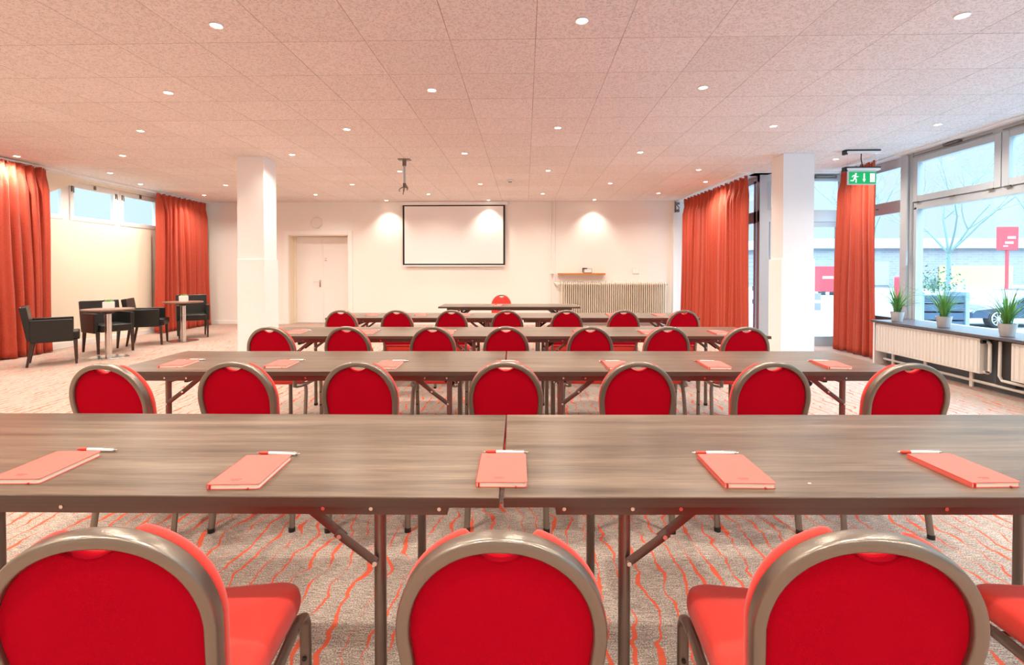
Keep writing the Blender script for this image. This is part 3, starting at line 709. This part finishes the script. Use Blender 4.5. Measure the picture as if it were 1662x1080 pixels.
curtain(((-7.66, 10.18), (-7.66, 11.84)), .015, 2.93, 10, .075, 2, 'orange-red curtain right of the small left windows, in the back left corner', .04, -1)
curtain(((3.80, 8.60), (3.62, 11.6)), .015, 2.93, 16, .085, 3, 'wide orange-red curtain right of the back wall radiator', .05)
curtain(((5.19, 7.52), (5.19, 8.40)), .015, 2.94, 6, .075, 4, 'narrow red curtain between the glass entrance and the right windows', .10)

# ------------------------------------------------------------------ projection screen, clock, small wall things
t = thing('projection_screen', 'pull-down projection screen with black border on the back wall', 'screen', (-1.73, WY, 1.4))
MB().box(-1.30, -.10, 1.505, 1.30, -.005, 1.585, .008).build('screen_case', 'white', t)
MB().box(-1.245, -.058, .045, 1.245, -.054, 1.51).build('black_border', 'black', t, smooth=False)
MB().box(-1.20, -.0592, .085, 1.20, -.0583, 1.475).build('screen_cloth', 'screen', t, smooth=False)
MB().box(-1.245, -.07, .018, 1.245, -.045, .048, .006).build('bottom_bar', 'white', t)
MB().tube([(.02, -.06, .02), (.02, -.06, -.012), (.045, -.06, -.018)], .004, 6).build('pull_loop', 'white', t)
t = thing('wall_speaker', 'round cream disc fixed high on the wall above the double door', 'speaker', (-5.10, WY, 2.49))
def disc(prof): return MB().loops([[Vector((r * math.cos(k / 36 * 6.2832), y, r * math.sin(k / 36 * 6.2832))) for k in range(36)] for r, y in prof])
disc([(.14, 0), (.142, -.03), (.135, -.045), (.126, -.045), (.122, -.036), (.001, -.036)]).build('housing', 'socket', t)
disc([(.121, -.0365), (.06, -.040), (.001, -.041)]).build('grille', 'clockface', t)
t = thing('wall_shelf', 'small orange wooden shelf above the cast radiator', 'shelf', (1.35, WY, 1.215))
MB().box(-.565, -.17, 0, .565, 0, .04, .003).build('board', 'shelf', t)
MB().box(-.40, -.1, -.03, -.38, 0, 0).box(.38, -.1, -.03, .40, 0, 0).build('bracket', 'white', t)
t = thing('tabletop_device', 'small silver green device with a dark lid standing on the wooden shelf', 'device', (1.50, WY - .085, 1.255))
MB().box(-.11, -.03, 0, .10, .04, .115, .018, seg=4).build('case', 'olive', t)
MB().box(-.075, -.034, .02, .085, -.029, .095, .006).build('face', 'ceramic', t)
MB().box(-.125, -.03, .085, -.01, .035, .125, .008).box(-.125, -.025, .02, -.108, .03, .09, .004).build('lid', 'black', t)
t = thing('socket_plate', 'white double socket plate on the wall right of the shelf', 'socket', (2.66, WY, 1.235))
MB().box(-.08, -.012, 0, .08, 0, .15, .004).build('plate', 'socket', t)
MB().box(-.065, -.016, .015, -.004, -.011, .135, .003).box(.004, -.016, .015, .065, -.011, .135, .003).build('rocker', 'ceramic', t)
t = thing('light_switch', 'small white switch on the back wall near the left pillar', 'switch', (-7.05, WY, 1.93))
MB().box(-.045, -.012, 0, .045, 0, .09, .004).build('plate', 'socket', t); MB().box(-.015, -.018, .02, .015, -.011, .035, .002).build('rocker', 'leg', t)
t = thing('motion_sensor', 'small white sensor box on the ceiling before the screen', 'sensor', (-.28, 9.24, ZC))
MB().box(-.06, -.03, -.045, .06, .03, 0, .01).build('housing', 'ceramic', t); MB().box(-.035, -.035, -.055, .035, -.02, -.04, .004).build('lens', 'leg', t)
# heating pipes on the back wall
t = thing('heating_pipe', 'pair of thin white heating pipes running down the back wall', 'pipe', (0, 0, 0))
MB().tube([(.615, WY - .035, ZC), (.615, WY - .035, 0)], .016, 10).build('pipe', 'white', t)
MB().tube([(.705, WY - .035, ZC), (.705, WY - .035, 1.08), (.71, WY - .035, 1.04), (.735, WY - .05, 1.01), (.84, WY - .1, 1.005)], .018, 10).build('pipe', 'white', t)
MB().box(.59, WY - .06, 1.24, .73, WY - .01, 1.255, .003).build('clamp', 'white', t)
MB().tube([(.745, WY - .05, 1.01), (.77, WY - .06, .95)], .02, 8).build('valve', 'radiator', t)
# cast iron column radiator
t = thing('column_radiator', 'cream cast iron column radiator under the shelf on the back wall', 'radiator', (.86, WY - .17, .12))
n_ = 50; pitch = 2.5 / n_
for k in range(n_):
    x = (k + .5) * pitch; b = MB()
    for yy in (.0, .055, .11):
        b.tube([(x, yy, .03), (x, yy, .88)], .0125, 6, .0145)
    b.box(x - .0215, -.012, .855, x + .0215, .122, .90, .008); b.box(x - .0215, -.012, .0, x + .0215, .122, .045, .008)
    b.tube([(x, -.008, .885), (x, .055, .925), (x, .118, .885)], .014, 6, .010, (1, 0, 0))
    b.build('radiator_column', 'castrad', t, ang=50)
MB().tube([(2.5, .055, .86), (2.53, .055, .87)], .018, 8).build('end_plug', 'leg', t)
# bracket box high in right corner
t = thing('corner_bracket', 'small metal bracket high on the right end of the back wall', 'bracket', (3.60, WY - .14, 2.70))
MB().box(-.05, -.02, 0, -.02, .02, .26, .003).box(-.05, -.06, .18, .05, .0, .23, .004).tube([(-.03, -.03, .2), (.04, -.06, .1), (.0, -.05, .02)], .012, 8).box(-.03, -.09, .0, .04, -.02, .06, .005).build('bracket_arm', 'leg', t)

# projector mount
t = thing('projector_mount', 'empty metal projector mount hanging from the ceiling before the screen', 'mount', (-1.825, 7.52, ZC))
MB().box(-.09, -.06, -.012, .09, .06, 0, .003).cyl(0, 0, -.10, -.012, .03, 14).build('ceiling_plate', 'leg', t)
MB().cyl(0, 0, -.40, -.05, .017, 14).build('pole', 'alulight', t)
b = MB().cyl(0, 0, -.43, -.36, .024, 12)
for dx, dy, z in ((-.06, -.05, -.46), (.05, -.05, -.44), (-.03, .05, -.49), (.03, .05, -.41), (.0, -.07, -.47)):
    b.tube([(0, 0, z + .05), (dx * .7, dy, z + .02), (dx, dy, z), (dx * 1.2, dy, z - .02), (dx * .9, dy, z - .03)], .007, 6)
b.build('hook_arms', 'leg', t)

# exit sign
t = thing('exit_sign', 'hanging green emergency exit sign with running figure, arrow and door', 'sign', (4.70, 7.12, ZC))
def bar(z):
    b = MB().box(-.23, -.045, z - .05, .23, .045, z - .018, .008).build('light_bar', 'ceramic', t)
    MB().box(-.25, -.05, z - .02, .23, .05, z, .008).box(-.255, -.04, z - .065, -.215, .04, z, .008).build('bar_housing', 'black', b)
bar(0.0); bar(-.235)
MB().tube([(-.01, 0, -.045), (-.012, 0, -.12), (.01, 0, -.24)], .007, 8).build('power_cable', 'black', t)
MB().tube([(-.20, 0, -.04), (-.20, 0, -.24)], .0012, 6).tube([(.18, 0, -.04), (.18, 0, -.24)], .0012, 6).build('hanging_wire', 'chrome', t)
p = MB().box(-.20, -.006, -.482, .195, .006, -.285, .002).build('sign_plate', 'clear', t)
g = MB().box(-.178, -.009, -.468, .190, .009, -.302).build('green_panel', 'green', p, smooth=False)
b = MB(); y0 = -.0105
def flat(poly): b.loops([[Vector((x, y, z)) for x, z in poly] for y in (y0, -.0088)])
flat([(.108, -.445), (.172, -.445), (.172, -.325), (.108, -.325)])               # door
flat([(.018, -.325), (.036, -.325), (.036, -.405), (.050, -.405), (.027, -.445), (.004, -.405), (.018, -.405)])   # arrow
flat([(-.087 + .012 * math.cos(k / 12 * 6.283), -.330 + .012 * math.sin(k / 12 * 6.283)) for k in range(12)])     # head
def limb(pts, w_):
    for (xa, za), (xb, zb) in zip(pts, pts[1:]):
        v = Vector((xb - xa, zb - za)).normalized() * w_; q = Vector((-v.y, v.x))
        flat([(xa - v.x * .5 + q.x, za - v.y * .5 + q.y), (xb + v.x * .5 + q.x, zb + v.y * .5 + q.y), (xb + v.x * .5 - q.x, zb + v.y * .5 - q.y), (xa - v.x * .5 - q.x, za - v.y * .5 - q.y)])
limb([(-.092, -.350), (-.105, -.392)], .011)
limb([(-.096, -.352), (-.118, -.352), (-.138, -.372)], .0055); limb([(-.090, -.352), (-.078, -.372), (-.054, -.366)], .0055)
limb([(-.102, -.392), (-.082, -.408), (-.084, -.448)], .007); limb([(-.108, -.394), (-.122, -.424), (-.156, -.424)], .007)
b.build('pictogram', 'exitwhite', g, smooth=False)

# ------------------------------------------------------------------ panel radiators under the windows
def panel_rad(y0, y1, lab):
    t = thing('panel_radiator', lab, 'radiator', (4.92, y0, .19)); L = y1 - y0
    b = MB().box(0, 0, 0, .05, L, .385, .006); 
    n = int(L / .052)
    for k in range(n):
        y = (k + .5) * L / n
        b.loops([[Vector((x, y + s, z)) for x, s in ((.002, -.017), (-.012, -.009), (-.012, .009), (.002, .017))] for z in (.025, .36)])
    b.build('front_panel', 'radiator', t, smooth=False)
    MB().box(.05, .01, .005, .10, L - .01, .38, .004).build('rear_panel', 'radiator', t)
    MB().box(.04, L * .32, .37, .16, L * .32 + .05, .41, .003).box(.04, L * .78, .37, .16, L * .78 + .05, .41, .003).build('wall_bracket', 'radiator', t)
    vv = MB().tube([(.05, -.0, .35), (.05, -.045, .35), (.055, -.06, .33), (.055, -.06, .03), (.05, -.045, .02), (.05, 0, .02)], .017, 10).build('supply_pipe', 'radiator', t)
    MB().tube([(.03, -.03, .35), (-.01, -.03, .35)], .018, 12).build('valve_cap', 'black', vv)
    MB().tube([(.05, -.06, .03), (.0, -.06, .03)], .013, 10).build('drain_valve', 'chrome', vv)
panel_rad(5.52, 7.12, 'long white panel radiator below the two left flower pots')
panel_rad(3.3, 5.17, 'white panel radiator cut off by the right edge of the picture')
t = thing('floor_pipe', 'thin white heating pipe running along the floor below the window radiators', 'pipe', (0, 0, 0))
MB().tube([(5.04, YB, .075), (5.04, 7.12, .075)], .016, 8).build('pipe', 'radiator', t)
MB().tube([(4.99, 5.36, .56), (4.985, 5.36, .20), (4.985, 5.33, .155), (4.99, 4.6, .15)], .015, 8).build('pipe', 'radiator', t)
for y in (5.1, 5.75, 6.4, 6.95, 4.4): MB().box(5.03, y - .02, 0, 5.05, y + .02, .19, .003).build('support_post', 'radiator', t)
tag(MB().box(5.02, 5.22, .10, 5.10, 5.44, .57, .004).build('gap_panel', 'dark'), 'dark panel in the gap between the two window radiators', 'panel')  # near-black box filling the dark gap between the radiators

# ------------------------------------------------------------------ potted grass on the sill
def potted_grass(x, y, s, seed, lab, lean=0):
    t = thing('potted_grass', lab, 'plant', (x, y, .621), 0, 'potted grasses on the window sill'); r = random.Random(seed)
    MB().lathe([(.050 * s, 0), (.054 * s, .004), (.072 * s, .128), (.074 * s, .135), (.069 * s, .135), (.066 * s, .11), (.001, .11)], n=32).build('pot', 'pot', t)
    MB().lathe([(.001, .10), (.066 * s, .112), (.001, .114)], n=16).build('soil', 'soil', t)
    b = MB()
    for k in range(85):
        an = r.uniform(0, 6.283); rr_ = r.uniform(0, .035) * s; h = r.uniform(.20, .40) * s * (1.1 if k % 9 else 1.25); out = r.uniform(.05, .38) * s * (.5 if k % 9 == 0 else 1); wd = r.uniform(.003, .0065)
        droop = r.uniform(0, .10) * (out / .2); L_ = []; Rr = []
        for q in range(8):
            f_ = q / 7; rad = rr_ + out * f_ ** 1.7; z = .108 + h * (f_ - (droop / h) * f_ ** 3 * 1.2); ww = wd * (1 - f_ ** 2.2) + .0004
            px, py = rad * math.cos(an), rad * math.sin(an); L_.append(Vector((px - ww * math.sin(an), py + ww * math.cos(an), z))); Rr.append(Vector((px + ww * math.sin(an), py - ww * math.cos(an), z)))
        V1 = [b.bm.verts.new(p) for p in L_]; V2 = [b.bm.verts.new(p) for p in Rr]; V3 = [b.bm.verts.new((p + q_) / 2 + Vector((0, 0, -wd * .35))) for p, q_ in zip(L_, Rr)]
        for i in range(7): b.bm.faces.new((V1[i], V3[i], V3[i + 1], V1[i + 1])); b.bm.faces.new((V3[i], V2[i], V2[i + 1], V3[i + 1]))
    b.build('grass_blades', 'grass', t, ang=90, fixn=False)
potted_grass(5.02, 6.86, 1.08, 11, 'potted green grass nearest the red curtain, farthest on the sill')
potted_grass(5.07, 6.17, 1.12, 12, 'potted green grass in the middle of the window sill')
potted_grass(5.03, 5.33, 1.08, 13, 'potted green grass nearest the right edge, in a darker pot')

# ------------------------------------------------------------------ armchairs and bistro tables
def armchair():
    t = thing('armchair', '', 'armchair', (0, 0, 0), 0)           # faces +x
    MB().box(-.22, -.215, .34, .265, .215, .455, .022, seg=4).build('seat', 'leather', t)
    rot = Matrix.Translation((-.21, 0, .34)) @ Matrix.Rotation(R(-9), 4, 'Y') @ Matrix.Translation((.21, 0, -.34))
    MB().box(-.275, -.265, .36, -.20, .265, .83, .014, rot, 3).build('backrest', 'leather', t)
    for s in (-1, 1):
        y0, y1 = (s * .215, s * .275); MB().box(-.245, min(y0, y1), .325, .195, max(y0, y1), .635, .014, seg=3).build('armrest', 'leather', t)
        for fx in (-1, 1):
            tx = .03 if fx > 0 else -.055; x0 = .215 if fx > 0 else -.225; yy = s * .235
            MB().loops([[Vector((x0 + dx + tx * (1 - z / .34) * (0.35 if fx > 0 else 1), yy + dy, z)) for dx, dy in ((-h, -h), (h, -h), (h, h), (-h, h))] for z, h in ((0, .013), (.345, .021))]).build('leg', 'darkwood', t)
    return t
ac = armchair(); ga = 'black leather armchairs by the left curtains'
place(ac, U_, (-6.655, 6.88, 0), R(42), 'black leather armchair nearest the left edge, seen from its side', ga)
place(ac, U_, (-6.75, 7.90, 0), R(-27), 'black leather armchair behind the nearer round table', ga)
place(ac, U_, (-6.74, 8.76, 0), R(26), 'black leather armchair turned right, between the two round tables', ga)
place(ac, U_, (-6.60, 9.72, 0), R(-52), 'black leather armchair facing the viewer before the far left curtain', ga)
def bistro():
    t = thing('bistro_table', '', 'table')
    MB().lathe([(.31, .712), (.325, .716), (.325, .736), (.001, .737)][::1], n=48).build('tabletop', 'smallwood', t)
    MB().lathe([(.045, .66), (.11, .705), (.11, .7125), (.001, .7125)], n=32).build('mounting_plate', 'black', t)
    MB().cyl(0, 0, .012, .69, .042, 32).build('column', 'chrome', t)
    MB().lathe([(.25, 0), (.252, .006), (.24, .014), (.06, .022), (.001, .022)], n=48).build('base', 'chrome', t)
    return t
bt = bistro()
place(bt, U_, (-6.28, 7.34, 0), 0, 'round pedestal table nearer the viewer among the armchairs', 'round pedestal tables')
place(bt, U_, (-6.37, 9.12, 0), 0, 'round pedestal table farther back before the single facing armchair', 'round pedestal tables')
def succulent():
    t = thing('succulent_pot', '', 'plant')
    MB().box(-.058, -.058, 0, .058, .058, .105, .006).build('pot', 'ceramic', t)
    b = MB(); r = random.Random(5)
    for k in range(26):
        an = r.uniform(0, 6.283); el = r.uniform(.3, 1.3); ln = r.uniform(.03, .055); rr_ = r.uniform(0, .03)
        p0 = Vector((rr_ * math.cos(an), rr_ * math.sin(an), .10)); dr = Vector((math.cos(an) * math.cos(el), math.sin(an) * math.cos(el), math.sin(el)))
        b.tube([p0, p0 + dr * ln * .5, p0 + dr * ln], [.006, .009, .001], 6)
    b.build('leaves', 'succ', t); return t
su = succulent()
place(su, U_, (-6.27, 7.34, .7375), R(20), 'white square pot with a green succulent on the nearer round table', 'potted succulents')
place(su, U_, (-6.36, 9.12, .7375), R(10), 'white square pot with a green succulent on the farther round table', 'potted succulents')

# ------------------------------------------------------------------ the street outside
G = -.6
struct(MB().box(5.7, -30, G - .2, 160, 130, G).box(4.2, 9.0, G - .2, 5.7, 130, G).build('ground_outside', 'asphalt', smooth=False))
struct(MB().box(5.6, -4, G, 7.2, 9.4, -.02).box(4.2, 8.95, G, 5.6, 10.5, -.02).build('ground_terrace', 'asphalt', smooth=False))
t = thing('shop_building', 'long low brick shop building across the street', 'building', (44, 58, G))
MB().box(-16, 0, 0, 34, 12, 4.5).build('wall', 'brick', t, smooth=False)
MB().box(-16.5, -.5, 4.5, 34.5, 12.5, 5.6, .02).build('roof_fascia', 'fascia', t)
MB().box(3.0, -.15, .05, 11.1, -.02, 2.5, .01).build('yellow_banner', 'yellow', t)
MB().box(2.9, -.7, -.05, 12, -.1, .35).build('kerb_strip', 'fascia', t)
MB().box(15, -.1, 1.2, 18, .0, 3.8).box(-4.5, -.1, .3, -2.6, 0, 3.0).build('window', 'roof', t)
t = thing('pole_sign', 'red square shop sign on a pole across the street', 'sign', (42.33, 45, G))
MB().box(-.85, -.12, 3.75, .85, .12, 5.8, .03).build('sign_board', 'signred', t); MB().box(-.10, -.08, 0, .10, .08, 3.75).build('pole', 'signred', t)
MB().box(-.1, -.13, 4.75, .6, -.12, 4.95).box(-.3, -.13, 4.3, .4, -.12, 4.5).box(-.45, -.13, 4.05, -.05, -.12, 4.15).build('lettering', 'fascia', t, smooth=False)
t = thing('waste_container', 'red container standing across the street, seen through the glass entrance', 'container', (23.9, 40, G))
MB().box(-.6, 0, .25, .75, 1.2, 2.3, .05).build('body', 'signred', t); MB().box(-.5, -.02, 0, -.2, .5, .3).box(.4, -.02, 0, .7, .5, .3).build('feet', 'black', t); MB().box(-.45, -.02, 1.3, .4, .0, 1.5).build('lettering', 'fascia', t)
t = thing('litter_bin', 'red rounded container beside the window post outside', 'container', (14.85, 20, G))
MB().box(-.25, -.2, .0, .25, .2, 1.72, .12, seg=4).build('body', 'signred', t); MB().box(-.12, -.21, 1.2, .12, -.19, 1.35).build('slot', 'black', t)
t = thing('canopy_building', 'white low building with a sloping canopy outside the glass entrance', 'building', (13, 40, G))
MB().box(-3.5, 6, 0, 6, 10, 3.2).build('wall', 'fascia', t, smooth=False)
MB().loops([[Vector((x, y, z)) for x, z in ((-4, 3.6), (3.2, 3.6), (-.2, 2.7), (-4, 1.9))] for y in (0, .4)]).build('canopy', 'roof', t, smooth=False)
# planter with shrub
t = thing('planter_box', 'blue-grey slatted planter box outside the right window', 'planter', (8.08, 10, G))
b = MB()
for k in range(8): b.box(-.42, -.2, .14 + k * .165, .36, .25, .14 + k * .165 + .135, .006)
b.build('slats', 'planter', t); MB().box(.36, -.23, 0, .43, .28, 1.5, .005).box(-.47, -.23, 0, -.42, .28, 1.5, .005).build('frame_posts', mat('pale_planter_frame', (.25, .33, .40), .6), t)
b = MB(); r = random.Random(9); fl = MB()
for k in range(420):
    p = Vector((r.gauss(-.08, .20), r.gauss(.02, .13), 1.52 + abs(r.gauss(.0, .20)))); s_ = r.uniform(.015, .032)
    n1 = Vector((r.uniform(-1, 1), r.uniform(-1, 1), r.uniform(-1, 1))).normalized(); n2 = n1.orthogonal().normalized(); n3 = n1.cross(n2)
    tgt = fl if k % 17 == 0 else b
    tgt.loops([[p - n2 * s_, p + n3 * s_ * .6, p + n2 * s_, p - n3 * s_ * .6], [p - n2 * s_ + n1 * .002, p + n3 * s_ * .6 + n1 * .002, p + n2 * s_ + n1 * .002, p - n3 * s_ * .6 + n1 * .002]])
sh = thing('shrub', 'green shrub with pink flowers growing in the slatted planter', 'plant', (8.08, 10, G))
b.build('foliage', 'shrub', sh, smooth=False); fl.build('blossoms', 'pink', sh, smooth=False)
b = MB()
for k in range(9): b.tube([(-.08 + r.uniform(-.03, .03), 0, 1.47), (r.gauss(-.08, .18), r.gauss(0, .1), 1.75)], .006, 5)
b.build('stems', 'bark', sh)
# bare trees
def bare_tree(x, y, h, seed, lab, spread=1.0):
    r = random.Random(seed); b = MB(); t = thing('bare_tree', lab, 'tree', (x, y, G))
    def grow(p, d, ln, rad, lev):
        pts = [p]; rr_ = [rad]; rad = rad; q = p.copy(); dd = d.copy()
        for i in range(4):
            dd = (dd + Vector((r.uniform(-.22, .22), r.uniform(-.22, .22), r.uniform(-.05, .14)))).normalized(); q = q + dd * ln / 4; pts.append(q.copy()); rr_.append(rad * (1 - .13 * (i + 1)))
        b.tube(pts, rr_, 6 if lev < 2 else 4)
        if lev >= 6: return
        for k in range(5 if lev == 0 else 3 if lev < 5 else 2):
            i = r.choice((2, 3, 4)) if lev else r.choice((3, 4, 4, 4))
            ax = Vector((r.uniform(-1, 1), r.uniform(-1, 1), r.uniform(-.05, .8))).normalized()
            grow(pts[i], (dd * .55 + ax * .85 * spread).normalized(), ln * r.uniform(.62, .82), rr_[i] * .62, lev + 1)
    grow(Vector((0, 0, 0)), Vector((0, 0, 1)), h, (.11), 0)
    b.build('trunk_and_branches', 'bark', t, ang=80)
bare_tree(12.35, 15, 2.5, 4, 'bare tree with a pale trunk outside, behind the middle potted grass')
bare_tree(19.5, 19, 3.2, 8, 'bare tree farther right outside, branches over the red sign')
bare_tree(17.0, 26, 3.6, 15, 'distant bare tree outside behind the window post')
# car
t = thing('parked_car', 'dark blue car parked outside behind the right potted grass', 'car', (14.9, 17, G))
prof = [(.0, .32), (.02, .5), (.12, .60), (.9, .70), (1.25, .80), (1.9, 1.22), (2.9, 1.28), (3.7, .98), (4.1, .9), (4.25, .6), (4.2, .32)]
MB().loops([[Vector((x + (.0 if 0 < i < 3 else 0), y, z)) for x, z in [(px, pz * sc_ + (1 - sc_) * .5) for px, pz in prof]] for i, (y, sc_) in enumerate(((-.0, .92), (.08, 1), (1.6, 1), (1.7, .92)))]).build('body', 'carpaint', t, ang=30)
MB().loops([[Vector((x, y, z)) for x, z in ((1.45, .84), (1.98, 1.16), (2.85, 1.2), (3.45, .9))] for y in (-.012, .02)]).build('side_windows', 'black', t, smooth=False)
for wx in (.82, 3.4):
    wh = MB(); wh.loops([[Vector((wx + q * math.cos(k / 28 * 6.2832), y, .31 + q * math.sin(k / 28 * 6.2832))) for k in range(28)] for q, y in ((.29, -.03), (.31, .0), (.31, .2))])
    o = wh.build('wheel', 'tyre', t)
    sp_ = MB()
    for k in range(10): a = k / 10 * 6.2832; sp_.tube([(wx, -.045, .31), (wx + .22 * math.cos(a), -.04, .31 + .22 * math.sin(a))], .014, 6)
    sp_.tube([(wx + .22 * math.cos(k / 24 * 6.2832), -.04, .31 + .22 * math.sin(k / 24 * 6.2832)) for k in range(25)], .018, 6); sp_.build('rim', 'chrome', o)
MB().box(-.01, .1, .52, .10, .4, .60, .02).box(-.01, 1.3, .52, .1, 1.6, .6, .02).build('headlamp', 'clear', t)
